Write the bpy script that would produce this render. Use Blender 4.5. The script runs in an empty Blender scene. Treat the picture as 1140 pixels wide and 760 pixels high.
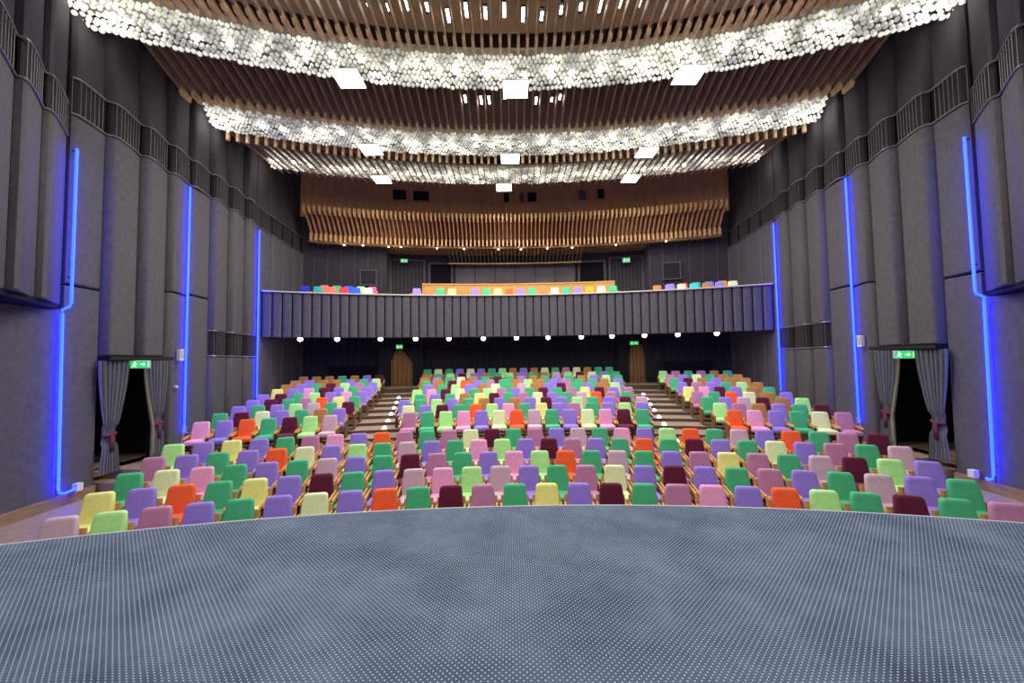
import bpy, math, random
from mathutils import Matrix, Vector
random.seed(7)
PI = math.pi; sin, cos, sqrt = math.sin, math.cos, math.sqrt
SC = bpy.context.scene; COL = SC.collection
ZO = 2.95            # eye height above the front auditorium floor; geometry below is written relative to the eye
YC = -11.961         # all rows, ceilings and the stage edge are arcs about this point
W = 10.4             # half width of the hall at mid depth (it fans out slightly)
def WX(y): return 9.86+.083*(y-8.43)            # half width at depth y
def WA(y): return 9.92-.62*(8.42-y) if y > 5.7 else 8.17+.08   # overhanging upper wall next to the stage
def T(y): return 8.87/(10.11/y-.083)

# ------------------------------------------------------------------ helpers
class MB:
    def __init__(s): s.v = []; s.f = []; s.m = []; s.mi = 0
    def add(s, vs, fs):
        n = len(s.v); s.v += [tuple(p) for p in vs]
        for f in fs: s.f.append(tuple(i+n for i in f)); s.m.append(s.mi)
    def box(s, c, d, rz=0, M=None):
        x, y, z = d[0]/2, d[1]/2, d[2]/2; vs = []
        for sx in (-1, 1):
            for sy in (-1, 1):
                for sz in (-1, 1):
                    p = Vector((sx*x, sy*y, sz*z))
                    if M is not None: p = M @ p
                    if rz: p = Vector((p.x*cos(rz)-p.y*sin(rz), p.x*sin(rz)+p.y*cos(rz), p.z))
                    vs.append((c[0]+p.x, c[1]+p.y, c[2]+p.z))
        s.add(vs, [(0,1,3,2),(4,6,7,5),(0,4,5,1),(2,3,7,6),(0,2,6,4),(1,5,7,3)])
    def prism(s, bottom, top):            # two matching loops of points
        n = len(bottom); s.add(list(bottom)+list(top),
            [tuple(range(n))[::-1], tuple(range(n, 2*n))] + [(i, (i+1) % n, n+(i+1) % n, n+i) for i in range(n)])
    def extr(s, poly, z0, z1):
        s.prism([(x, y, z0) for x, y in poly], [(x, y, z1) for x, y in poly])
    def rings(s, R, cap=True, close=True):
        n = len(R[0]); vs = [p for r in R for p in r]; fs = []
        for k in range(len(R)-1):
            for i in range(n if close else n-1):
                j = (i+1) % n; fs.append((k*n+i, k*n+j, (k+1)*n+j, (k+1)*n+i))
        if cap: fs += [tuple(range(n))[::-1], tuple(range((len(R)-1)*n, len(R)*n))]
        s.add(vs, fs)
    def tube(s, pts, r, n=8, cap=True):
        P = [Vector(p) for p in pts]; R = []
        for i, p in enumerate(P):
            t = (P[min(i+1, len(P)-1)]-P[max(i-1, 0)]).normalized()
            a = Vector((0, 0, 1)) if abs(t.z) < .9 else Vector((1, 0, 0))
            u = t.cross(a).normalized(); w = t.cross(u)
            rr = r[i] if isinstance(r, (list, tuple)) else r
            R.append([tuple(p+u*rr*cos(2*PI*k/n)+w*rr*sin(2*PI*k/n)) for k in range(n)])
        s.rings(R, cap)
    def ball(s, c, r, seg=8, rng=5, sq=1):
        vs = [(c[0], c[1], c[2]-r*sq)]; fs = []
        for j in range(1, rng):
            a = -PI/2+PI*j/rng
            for i in range(seg):
                b = 2*PI*i/seg; vs.append((c[0]+r*cos(a)*cos(b), c[1]+r*cos(a)*sin(b), c[2]+r*sq*sin(a)))
        vs.append((c[0], c[1], c[2]+r*sq)); N = len(vs)-1
        for i in range(seg):
            fs.append((0, 1+(i+1) % seg, 1+i)); b = 1+(rng-2)*seg; fs.append((N, b+i, b+(i+1) % seg))
            for j in range(rng-2):
                o = 1+j*seg; fs.append((o+i, o+(i+1) % seg, o+seg+(i+1) % seg, o+seg+i))
        s.add(vs, fs)
    def mesh(s, name, mats, smooth=False, o=(0, 0, 0)):
        me = bpy.data.meshes.new(name)
        me.from_pydata([(x-o[0], y-o[1], z-o[2]) for x, y, z in s.v], [], s.f)
        for m in (mats if isinstance(mats, (list, tuple)) else [mats]): me.materials.append(m)
        me.polygons.foreach_set('material_index', s.m)
        if smooth: me.polygons.foreach_set('use_smooth', [True]*len(s.f))
        me.update(); return me
    def build(s, name, mats, parent=None, smooth=False, sharp=None):
        o = parent['_o'] if parent is not None and '_o' in parent else (0, 0, 0)
        me = s.mesh(name, mats, smooth or sharp is not None, o)
        if sharp is not None:
            import bmesh
            bm = bmesh.new(); bm.from_mesh(me); bmesh.ops.recalc_face_normals(bm, faces=bm.faces)
            for e in bm.edges:
                if len(e.link_faces) == 2 and e.calc_face_angle(0) > math.radians(sharp): e.smooth = False
            bm.to_mesh(me); bm.free()
        ob = bpy.data.objects.new(name, me); COL.objects.link(ob)
        if parent is not None:
            ob.parent = parent
            if '_o' in parent: ob['_o'] = tuple(parent['_o'])
        return ob

def tag(o, label=None, cat=None, group=None, kind=None):
    if label: o['label'] = label
    if cat: o['category'] = cat
    if group: o['group'] = group
    if kind: o['kind'] = kind
    return o
def thing(name, o, label=None, cat=None, group=None, kind=None):
    e = bpy.data.objects.new(name, None); COL.objects.link(e); e.location = o; e['_o'] = tuple(float(c) for c in o)
    e.empty_display_size = .2
    return tag(e, label, cat, group, kind)
def PO(R, a, z): return (R*sin(a), YC+R*cos(a), z)
def yR(R, x): return YC+sqrt(max(R*R-x*x, 0))
ORD = ['first','second','third','fourth','fifth','sixth','seventh','eighth','ninth','tenth','eleventh','twelfth','thirteenth','fourteenth','fifteenth','sixteenth']

# ------------------------------------------------------------------ materials
def srgb(r, g, b):
    return tuple((c/255/12.92 if c/255 <= .04045 else ((c/255+.055)/1.055)**2.4) for c in (r, g, b))+(1,)
def mat(name, col, rough=.7, emit=None, es=0, noise=0, nscale=20, bump=0, bscale=60, metal=0, spec=.3, stretch=None, obj=True, sheen=0):
    m = bpy.data.materials.new(name); m.use_nodes = True; nt = m.node_tree; b = nt.nodes['Principled BSDF']
    b.inputs['Base Color'].default_value = col; b.inputs['Roughness'].default_value = rough
    b.inputs['Metallic'].default_value = metal; b.inputs['Specular IOR Level'].default_value = spec
    if sheen: b.inputs['Sheen Weight'].default_value = sheen
    if emit: b.inputs['Emission Color'].default_value = emit; b.inputs['Emission Strength'].default_value = es
    if noise or bump:
        tc = nt.nodes.new('ShaderNodeTexCoord'); mp = nt.nodes.new('ShaderNodeMapping')
        nt.links.new(tc.outputs['Object'], mp.inputs[0])
        if stretch: mp.inputs['Scale'].default_value = stretch
    if noise:
        n = nt.nodes.new('ShaderNodeTexNoise'); n.inputs['Scale'].default_value = nscale; n.inputs['Detail'].default_value = 4
        nt.links.new(mp.outputs[0], n.inputs['Vector'])
        mx = nt.nodes.new('ShaderNodeMix'); mx.data_type = 'RGBA'
        mx.inputs[6].default_value = tuple(c*(1-noise) for c in col[:3])+(1,); mx.inputs[7].default_value = tuple(min(1, c*(1+noise)) for c in col[:3])+(1,)
        rp = nt.nodes.new('ShaderNodeMapRange'); rp.inputs[1].default_value = .3; rp.inputs[2].default_value = .7
        nt.links.new(n.outputs[0], rp.inputs[0]); nt.links.new(rp.outputs[0], mx.inputs[0]); nt.links.new(mx.outputs[2], b.inputs['Base Color'])
    if bump:
        n2 = nt.nodes.new('ShaderNodeTexNoise'); n2.inputs['Scale'].default_value = bscale; n2.inputs['Detail'].default_value = 3
        nt.links.new(mp.outputs[0], n2.inputs['Vector'])
        bp = nt.nodes.new('ShaderNodeBump'); bp.inputs['Strength'].default_value = bump; bp.inputs['Distance'].default_value = .02
        nt.links.new(n2.outputs[0], bp.inputs['Height']); nt.links.new(bp.outputs[0], b.inputs['Normal'])
    return m
M = {}
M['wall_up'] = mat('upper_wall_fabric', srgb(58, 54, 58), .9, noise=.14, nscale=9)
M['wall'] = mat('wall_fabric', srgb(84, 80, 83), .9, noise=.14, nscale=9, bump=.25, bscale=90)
M['wall_dark'] = mat('wall_dark_fabric', srgb(56, 51, 53), .9, noise=.15, nscale=6)
M['black'] = mat('black_void', srgb(14, 13, 16), .95)
M['blackwall'] = mat('black_wall_cloth', srgb(38, 37, 41), .9, noise=.2, nscale=4)
M['grille_back'] = mat('grille_backing', srgb(32, 25, 27), .8)
M['metal'] = mat('grille_metal', srgb(150, 140, 138), .35, metal=.6)
M['darkmetal'] = mat('dark_metal', srgb(50, 50, 54), .5, metal=.3)
M['alu'] = mat('light_trim', srgb(205, 205, 205), .4)
M['wood'] = mat('seat_wood', srgb(205, 150, 84), .45, noise=.18, nscale=6, stretch=(1, 1, 8))
M['side'] = mat('seat_side', srgb(110, 76, 44), .6)
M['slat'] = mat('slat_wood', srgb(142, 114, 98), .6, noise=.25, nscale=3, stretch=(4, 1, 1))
M['slat_tip'] = mat('slat_wood_lit', srgb(215, 180, 136), .55, noise=.3, nscale=5)  # slat wood lightened so the ends look lit by the ceiling lamps
M['canopy'] = mat('canopy_wood', srgb(206, 160, 108), .55, noise=.25, nscale=4)
M['canopy_mid'] = mat('canopy_wood_shaded', srgb(176, 130, 88), .6, noise=.25, nscale=4)  # canopy wood darkened to put shade on the middle of the slats
M['canopy_back'] = mat('canopy_backing', srgb(104, 58, 40), .8, noise=.2, nscale=3)
M['ceil'] = mat('ceiling_board', srgb(150, 126, 92), .85, noise=.2, nscale=2)
M['ceil2'] = mat('ceiling_board_dark', srgb(96, 74, 64), .85, noise=.2, nscale=2)
M['ceil_dark'] = mat('ceiling_dark', srgb(30, 27, 30), .95)
M['brownwall'] = mat('brown_wall_panel', srgb(186, 130, 88), .7, noise=.2, nscale=2, stretch=(3, 3, .6))
M['ochre'] = mat('ochre_wood', srgb(196, 146, 74), .5, noise=.1, nscale=5, stretch=(1, 1, 6))
M['skirt'] = mat('skirting_wood', srgb(140, 112, 88), .6, noise=.25, nscale=3, stretch=(1, 1, 5))
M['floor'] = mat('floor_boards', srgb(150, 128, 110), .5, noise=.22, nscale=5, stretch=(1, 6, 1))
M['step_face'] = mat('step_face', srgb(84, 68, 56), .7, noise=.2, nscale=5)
M['door_wood'] = mat('door_wood', srgb(150, 108, 55), .5, noise=.4, nscale=5, stretch=(5, 5, .4))
M['curtain'] = mat('curtain_cloth', srgb(104, 104, 114), .85, noise=.12, nscale=14)
M['lining'] = mat('curtain_lining', srgb(134, 124, 100), .85)
M['tie'] = mat('burgundy_tie', srgb(100, 36, 56), .8)
M['white'] = mat('white_plastic', srgb(215, 215, 220), .4)
M['led'] = mat('led_panel', (1, 1, 1, 1), .5, emit=(1, 1, .97, 1), es=9)
M['bulb'] = mat('bulb', (1, 1, 1, 1), .5, emit=(1, .97, .88, 1), es=26)
M['spot'] = mat('spot_lens', (1, 1, 1, 1), .5, emit=(1, .97, .9, 1), es=22)
M['step_led'] = mat('step_led', (1, 1, 1, 1), .5, emit=(1, .93, .9, 1), es=5)
M['warm'] = mat('warm_lens', (1, 1, 1, 1), .5, emit=(1, .82, .55, 1), es=14)
M['neon'] = mat('neon_tube', (.1, .1, .8, 1), .4, emit=(.0012, .007, 1, 1), es=44)
M['green_sign'] = mat('green_sign', srgb(30, 160, 70), .5, emit=srgb(40, 205, 90), es=.9)
M['pict'] = mat('sign_pictogram', (1, 1, 1, 1), .5, emit=(.8, 1, .85, 1), es=.9)
M['glass_dark'] = mat('dark_glass', srgb(24, 22, 25), .5, spec=.2)

def globe_material():
    m = bpy.data.materials.new('crystal_globe_glow'); m.use_nodes = True; nt = m.node_tree; b = nt.nodes['Principled BSDF']
    b.inputs['Base Color'].default_value = (.78, .78, .70, 1); b.inputs['Roughness'].default_value = .12
    b.inputs['Specular IOR Level'].default_value = .8
    tc = nt.nodes.new('ShaderNodeTexCoord'); n = nt.nodes.new('ShaderNodeTexNoise'); n.inputs['Scale'].default_value = 1.6; n.inputs['Detail'].default_value = 1
    nt.links.new(tc.outputs['Object'], n.inputs['Vector'])
    rp = nt.nodes.new('ShaderNodeMapRange'); rp.inputs[1].default_value = .42; rp.inputs[2].default_value = .68; rp.inputs[3].default_value = .14; rp.inputs[4].default_value = 1.0  # glow painted into the glass in noise patches, as if bulbs shone through
    nt.links.new(n.outputs[0], rp.inputs[0])
    lw = nt.nodes.new('ShaderNodeLayerWeight'); lw.inputs[0].default_value = .35
    mr = nt.nodes.new('ShaderNodeMapRange'); mr.inputs[3].default_value = 1.0; mr.inputs[4].default_value = .15
    nt.links.new(lw.outputs['Facing'], mr.inputs[0])
    mu = nt.nodes.new('ShaderNodeMath'); mu.operation = 'MULTIPLY'; nt.links.new(rp.outputs[0], mu.inputs[0]); nt.links.new(mr.outputs[0], mu.inputs[1])
    b.inputs['Emission Color'].default_value = (1, 1, .86, 1); nt.links.new(mu.outputs[0], b.inputs['Emission Strength'])
    return m
M['globe'] = globe_material(); M['crystal_back'] = mat('crystal_backing', srgb(150, 148, 132), .5)

def carpet_material():
    m = bpy.data.materials.new('dotted_carpet'); m.use_nodes = True; nt = m.node_tree; b = nt.nodes['Principled BSDF']
    b.inputs['Roughness'].default_value = .95; b.inputs['Specular IOR Level'].default_value = .1
    N = lambda t: nt.nodes.new(t); L = nt.links.new
    tc = N('ShaderNodeTexCoord'); sp = N('ShaderNodeSeparateXYZ'); L(tc.outputs['Object'], sp.inputs[0])
    def math_(op, a, c=None):
        n = N('ShaderNodeMath'); n.operation = op
        for i, q in enumerate((a, c)):
            if q is None: continue
            if isinstance(q, (int, float)): n.inputs[i].default_value = q
            else: L(q, n.inputs[i])
        return n.outputs[0]
    px, py = .036, .036
    def lattice(ox, oy):
        fx = math_('SUBTRACT', math_('FRACT', math_('ADD', math_('DIVIDE', sp.outputs[0], px), ox)), .5)
        fy = math_('SUBTRACT', math_('FRACT', math_('ADD', math_('DIVIDE', sp.outputs[1], py), oy)), .5)
        return math_('LESS_THAN', math_('ADD', math_('MULTIPLY', fx, fx), math_('MULTIPLY', fy, fy)), .0135)
    dots = math_('MAXIMUM', lattice(0, 0), lattice(.5, .5))
    n1 = N('ShaderNodeTexNoise'); n1.inputs['Scale'].default_value = 1.7; n1.inputs['Detail'].default_value = 6; n1.inputs['Roughness'].default_value = .65; L(tc.outputs['Object'], n1.inputs['Vector'])
    n2 = N('ShaderNodeTexNoise'); n2.inputs['Scale'].default_value = 190; L(tc.outputs['Object'], n2.inputs['Vector'])
    mx = N('ShaderNodeMix'); mx.data_type = 'RGBA'; mx.inputs[6].default_value = srgb(60, 67, 84); mx.inputs[7].default_value = srgb(94, 106, 120)
    mr = N('ShaderNodeMapRange'); mr.inputs[1].default_value = .34; mr.inputs[2].default_value = .64
    L(math_('ADD', math_('MULTIPLY', n1.outputs[0], .75), math_('MULTIPLY', n2.outputs[0], .25)), mr.inputs[0]); L(mr.outputs[0], mx.inputs[0])
    m2 = N('ShaderNodeMix'); m2.data_type = 'RGBA'; m2.inputs[7].default_value = srgb(176, 192, 204)
    L(mx.outputs[2], m2.inputs[6]); L(dots, m2.inputs[0]); L(m2.outputs[2], b.inputs['Base Color'])
    return m
M['carpet'] = carpet_material()

CC = {'G': ('green', (76, 174, 124)), 'V': ('violet', (148, 124, 208)), 'L': ('light green', (178, 232, 148)), 'C': ('pale cream', (222, 230, 178)),
      'Y': ('pale yellow', (232, 228, 138)), 'P': ('pink', (230, 160, 196)), 'M': ('mauve', (184, 126, 160)), 'T': ('greyish pink', (200, 168, 182)),
      'O': ('orange', (242, 100, 54)), 'B': ('burgundy', (94, 28, 54)), 'W': ('bare tan', (176, 126, 72)), 'N': ('navy blue', (40, 52, 170)),
      'E': ('teal', (50, 158, 140)), 'K': ('coral', (240, 118, 92)), 'R': ('red', (226, 62, 62)), 'U': ('blue', (56, 92, 214)),
      'H': ('hot pink', (240, 84, 150)), 'A': ('amber', (226, 160, 44)), 'Z': ('turquoise', (60, 196, 200))}
CM = {k: mat('cover_'+v[0].replace(' ', '_'), srgb(*v[1]), .85, noise=.06, nscale=18, bump=.35, bscale=9, spec=.15, sheen=.1) for k, v in CC.items()}

# ------------------------------------------------------------------ theatre seats
def bm_back():
    mb = MB(); prof = [(.212, .36), (.210, .50), (.200, .64), (.186, .78)]
    half = prof+[(.188-.06*(1-cos(t)), .80+.068*sin(t)) for t in (PI*.17, PI*.33, PI*.5)]
    out = half+[(-x, z) for x, z in reversed(half)]
    R = []
    for y, s in ((.045, .90), (.03, .975), (0, 1), (-.03, .985), (-.05, .93), (-.058, .80)):
        R.append([(x*s, y+(z-.36)*.22-.02, .62+(z-.62)*s) for x, z in out])
    mb.rings(R); return mb
def bm_cushion():
    mb = MB(); R = []
    def rr(w, d, r, n=4):
        pts = []
        for cx, cy, a0 in ((w-r, d-r, 0), (-w+r, d-r, PI/2), (-w+r, -d+r, PI), (w-r, -d+r, 1.5*PI)):
            for i in range(n+1): a = a0+PI/2*i/n; pts.append((cx+r*cos(a), cy+r*sin(a)))
        return pts
    for z, g in ((.345, .02), (.36, 0), (.42, 0), (.445, .012), (.455, .045)):
        R.append([(x, y-.24, z+.02*(-y)) for x, y in rr(.222-g, .225-g, .06)])
    mb.rings(R); return mb
def bm_shell():
    mb = MB(); mb.prism([(-.244, .06, .26), (.244, .06, .26), (.244, .085, .26), (-.244, .085, .26)], [(-.235, .15, .66), (.235, .15, .66), (.235, .17, .66), (-.235, .17, .66)]); return mb
def bm_arm(sg):
    mb = MB(); x = sg*.230
    poly = [(-.40, .50), (-.38, .535), (-.30, .55), (.0, .56), (.10, .56), (.10, .51), (-.30, .50)]
    mb.prism([(x-.017, y, z) for y, z in poly], [(x+.017, y, z) for y, z in poly]); return mb
def bm_side(sg):
    mb = MB(); x = sg*.230
    poly = [(-.30, 0), (-.34, .06), (-.34, .505), (.09, .52), (.10, .06), (.04, 0)]
    mb.prism([(x-.013, y, z) for y, z in poly], [(x+.013, y, z) for y, z in poly]); return mb
SEATP = {}
for k in CC:
    m = CM[k]
    SEATP[k] = (bm_back().mesh('backrest', m, True), bm_cushion().mesh('seat_cushion', m, True))
SH = bm_shell().mesh('back_shell', M['wood']); ARMS = [bm_arm(s).mesh('armrest', M['wood']) for s in (-1, 1)]; SIDES = [bm_side(s).mesh('side_panel', M['side']) for s in (-1, 1)]
proto = {}
def seat(R, a, z, k, label, group, name='theatre_seat'):
    x, y, _ = PO(R-.1, a, 0)
    key = (k, name)
    if key not in proto:
        r = bpy.data.objects.new(name, None); COL.objects.link(r); r.empty_display_size = .2
        for nm, me, sub in (('backrest', SEATP[k][0], None), ('seat_cushion', SEATP[k][1], None), ('back_shell', SH, None), ('side_panel', SIDES[0], ARMS[0]), ('side_panel', SIDES[1], ARMS[1])):
            o = bpy.data.objects.new(nm, me); COL.objects.link(o); o.parent = r
            if sub: q = bpy.data.objects.new('armrest', sub); COL.objects.link(q); q.parent = o
        proto[key] = r; t = r
    else:
        src = proto[key]; t = src.copy(); COL.objects.link(t)
        for c in src.children:
            d = c.copy(); COL.objects.link(d); d.parent = t
            for g in c.children: h = g.copy(); COL.objects.link(h); h.parent = d
    t.location = (x, y, z); t.rotation_euler = (0, 0, -a+random.uniform(-.006, .006))
    tag(t, label, 'seat', group); return t
def where(i, n):
    if i < (n+1)//2: return ORD[i]+' from left'
    return ORD[n-1-i]+' from right'
def cover(k): return 'bare tan uncovered seat' if k == 'W' else CC[k][0]+' covered seat'

FRONT = ['TLMVGVCVOGBMGYVBGMPVOLGBGM', 'YVOGYVBGVTPLTVGMCVBVGMVGTVG', 'GCPVGVTVGBMGVPLOGTGVMYMGTBLV', 'MVGVOCVLGTVGPLVBMVGOGBVGCVMGT', 'LVYVGMPVOMGMCBGMVTGPVLOGTVOGMB']
FRONT[2] = 'GCPGVGTVGBMGVPLOGTGVMYMGTBLV'
FR = [18.669+.798*k for k in range(5)]; FZ = [-2.055-.0, -1.968, -1.879, -1.784, -1.688]
HB = .868
for k, s in enumerate(FRONT):
    n = len(s)
    for i, ch in enumerate(s):
        a = (i-(n-1)/2)*.53/FR[k]
        seat(FR[k], a, FZ[k]-HB, ch, '%s, %s in the %s row from the stage' % (cover(ch), where(i, n), ORD[k]), 'seats of the front block')
RR = [23.94+.892*k for k in range(10)]; RZ = [-1.49, -1.39, -1.29, -1.19, -1.08, -.96, -.84, -.73, -.60, -.40]
LB = [(-0.3593,-0.2303,'PVOGBLT'),(-0.3530,-0.2272,'GBCVGWV'),(-0.3447,-0.2229,'VGVLTGB'),(-0.3388,-0.2208,'VBGMOYG'),(-0.3350,-0.2167,'VBGLVPV'),(-0.3262,-0.2134,'YVPBVGV'),(-0.3219,-0.2110,'WVGBLMV'),(-0.3167,-0.2100,'WVWWVGL'),(-0.3117,-0.2090,'WWWGWVB')]
CB = [(-0.1390,0.1477,'MGLPVCOTGVCPBG'),(-0.1445,0.1543,'CVBGOLPGYVMGVLV'),(-0.1533,0.1594,'VGLVGWVWVBVLGVBT'),(-0.1361,0.1449,'GVGWYBGMCVGTOMG'),(-0.1432,0.1519,'LPBCGLMVGBGMYBVM'),(-0.1297,0.1380,'VGLVWCGTWVBGVWL'),(-0.1353,0.1450,'GWBOVMGWLWVMGGWV'),(-0.1408,0.1500,'WMGCWGBGMWGVGWVLG'),(-0.1400,0.1500,'WGLBVWGLVGWTLBCVG'),(-0.1402,0.1430,'GCGVCVGLWVWCGMCWGG')]
RB = [(0.2516,0.3583,'OPVGCM'),(0.2456,0.3507,'LMWVGB'),(0.2395,0.3432,'GVTBWL'),(0.2349,0.3365,'MGOCWV'),(0.2311,0.3270,'YPBVWG'),(0.2287,0.3219,'VMVGLW'),(0.2242,0.3148,'GBWVWW'),(0.2237,0.3120,'MVCGWW'),(0.2183,0.3051,'LMGMWG')]
rest = []
for nm, blk, lim in (('left', LB, 6), ('centre', CB, 5), ('right', RB, 6)):
    for k, (a0, a1, s) in enumerate(blk):
        n = len(s)
        for i, ch in enumerate(s):
            a = a0+(a1-a0)*i/(n-1)
            if k < lim: seat(RR[k], a, RZ[k]-HB, ch, '%s, %s in the %s row of the rear %s block' % (cover(ch), where(i, n), ORD[k], nm), 'seats of the rear %s block' % nm)
            else: rest.append((RR[k], a, RZ[k]-HB, ch))
# the far rows, beyond the 300 largest seats
keys = sorted({r[3] for r in rest}); mb = MB()
for (R, a, z, ch) in rest:
    x, y, _ = PO(R-.1, a, 0); q = -a; cq, sq_ = cos(q), sin(q)
    for nm, me in (('b', SEATP[ch][0]), ('c', SEATP[ch][1]), ('w', SH), ('w', ARMS[0]), ('w', ARMS[1]), ('s', SIDES[0]), ('s', SIDES[1])):
        mb.mi = len(keys) if nm == 'w' else len(keys)+1 if nm == 's' else keys.index(ch)
        mb.add([(x+v.co.x*cq-v.co.y*sq_, y+v.co.x*sq_+v.co.y*cq, z+v.co.z) for v in me.vertices], [tuple(p.vertices) for p in me.polygons])
o = mb.build('theatre_seat', [CM[k] for k in keys]+[M['wood'], M['side']])
tag(o, 'many small covered seats in the last rows under the balcony', 'seats', kind='stuff')

# ------------------------------------------------------------------ stage and auditorium floor
def arc(R, x0, x1, n=48):
    a0, a1 = math.asin(max(-1, x0/R)), math.asin(min(1, x1/R)); return [PO(R, a0+(a1-a0)*i/n, 0)[:2] for i in range(n+1)]
mb = MB(); poly = [(-10.2, -6), (10.2, -6)]+arc(16.38, -10.2, 10.2)[::-1]
mb.extr(poly, -2.95, -1.602); o = mb.build('floor', M['step_face']); tag(o, 'raised stage platform body', None, kind='structure'); 
mb = MB(); mb.extr(poly, -1.602, -1.6); c = mb.build('carpet', M['carpet'], None); c.parent = o; c['label'] = 'blue grey carpet patterned with small white dots'
mb = MB(); A = arc(16.385, -10.2, 10.2, 90)
mb.tube([(x, y, -1.606) for x, y in A], .011, 6); tag(mb.build('trim_1', M['alu']), 'thin pale metal edging along curved stage lip', kind='structure')

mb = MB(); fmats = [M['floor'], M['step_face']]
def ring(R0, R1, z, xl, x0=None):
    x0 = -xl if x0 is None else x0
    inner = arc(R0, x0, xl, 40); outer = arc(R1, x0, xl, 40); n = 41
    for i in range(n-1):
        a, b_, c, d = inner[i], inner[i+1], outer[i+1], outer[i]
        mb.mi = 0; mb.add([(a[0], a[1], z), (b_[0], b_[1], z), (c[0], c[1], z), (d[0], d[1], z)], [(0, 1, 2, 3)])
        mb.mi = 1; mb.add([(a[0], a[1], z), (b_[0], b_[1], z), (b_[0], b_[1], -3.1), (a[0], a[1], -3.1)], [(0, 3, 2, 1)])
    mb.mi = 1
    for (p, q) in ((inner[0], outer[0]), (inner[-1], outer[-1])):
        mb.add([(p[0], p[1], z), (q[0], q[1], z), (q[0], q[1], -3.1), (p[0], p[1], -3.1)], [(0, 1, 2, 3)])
mb.mi = 0; mb.box((0, 6, -3.0), (21.6, 24, .1))
for k in range(1, 5): ring(FR[k]-.62, FR[k]+.178 if k < 4 else FR[4]+.30, FZ[k]-HB, (6.9, 7.15, 7.4, 7.65, 8.0)[k])
for k in range(10):
    R0 = RR[k]-.62 if k else 23.30; R1 = RR[k+1]-.62 if k < 9 else 36.2
    xl = 8.85 if k < 3 else 10.6
    ring(R0, R1, RZ[k]-HB, xl)
ring(FR[4]+.30, 23.30, -2.60, 8.4)
# landings by the side doors and the raised strips along the walls
for s in (-1, 1):
    mb.mi = 0; mb.box((s*9.72, 11.55, -2.82), (1.76, 3.5, .58)); mb.box((s*9.72, 9.62, -2.92), (1.76, .36, .36))
    mb.box((s*9.72, 14.2, -2.75), (1.76, 1.8, .9))
fl = mb.build('floor', fmats); tag(fl, 'stepped auditorium floor of brown boards', kind='structure')

# step lights on both aisles
def step_light(R, a, z, side, i):
    o = PO(R, a, z); t = thing('step_light', o, 'small white step light, %s up the %s aisle stairs' % (ORD[i], side), 'step light', 'step lights of the aisles')
    m1 = MB(); m1.box((o[0], o[1], z+.03), (.16, .10, .06), -a); m1.build('housing', M['white'], t)
    m2 = MB(); m2.box((o[0], o[1]-.045, z+.035), (.13, .03, .05), -a); m2.ball((o[0], o[1], z+.075), .045, 8, 5, .5); m2.build('lens', M['step_led'], t, True)
for k in range(8):
    step_light(RR[k]-.5 if k else 23.45, -.176, RZ[k]-HB, 'left', k)
    step_light(RR[k]-.5 if k else 23.45, .183, RZ[k]-HB, 'right', k)

# ------------------------------------------------------------------ side walls
def plan(Y0, Y1, amp, nose=.2, n=14):
    """plan curve of one upholstered wall panel: a round nose toward the stage, then receding outward"""
    P = []
    for i in range(n+1):
        t = i/n
        if amp <= 0: d = .0
        elif t < nose: d = amp*sqrt(max(0, 1-(1-t/nose)**2))
        else: d = amp*(1-((t-nose)/(1-nose))**1.3)
        P.append((Y0+(Y1-Y0)*t, d))
    return P
def wall_piece(mb, s, Y0, Y1, amp, z0, z1, wf=WX, base=0.0, back=.16):
    P = plan(Y0+.012, Y1-.012, amp); e = .03
    pb = [(s*(wf(Y1)+back), Y1-.012), (s*(wf(Y0)+back), Y0+.012)]
    def sh(off): return [(s*(wf(y)-base-d+off), y) for y, d in P]+pb
    mb.rings([[(x, y, z0) for x, y in sh(e)], [(x, y, z0+e) for x, y in sh(0)], [(x, y, z1-e) for x, y in sh(0)], [(x, y, z1) for x, y in sh(e)]])
M['grille_bar'] = mat('grille_bar', srgb(92, 82, 82), .5, metal=.2)
def grille(s, runs, z0, z1, parent, wf=WX, step=.105):
    bk = MB(); rl = MB(); br = MB()
    for Y0, Y1, amp in runs:
        P = plan(Y0, Y1, amp)
        bk.rings([[(s*(wf(y)-d+.06), y, z) for y, d in P]+[(s*(wf(Y1)+.15), Y1, z), (s*(wf(Y0)+.15), Y0, z)] for z in (z0, z1)])
        for z in (z0+.015, z1-.015): rl.tube([(s*(wf(y)-d-.02), y, z) for y, d in P], .02, 6)
        L = Y1-Y0; n = max(2, int(L/step)); K = len(P)-1
        for i in range(n+1):
            y = Y0+L*i/n; t = i/n*K; j = min(K-1, int(t)); d = P[j][1]+(P[j+1][1]-P[j][1])*(t-j)
            br.box((s*(wf(y)-d-.012), y, (z0+z1)/2), (.014, .014, z1-z0-.03))
    bk.build('grille_backing', M['grille_back'], parent); rl.build('grille_rail', M['metal'], parent); br.build('grille_bars', M['grille_bar'], parent)
ZT = 10.0
BB, BT = 5.52, 6.36          # grille band along the main wall
AB, AT = 5.02, 5.76          # grille band of the overhanging wall by the stage
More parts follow.
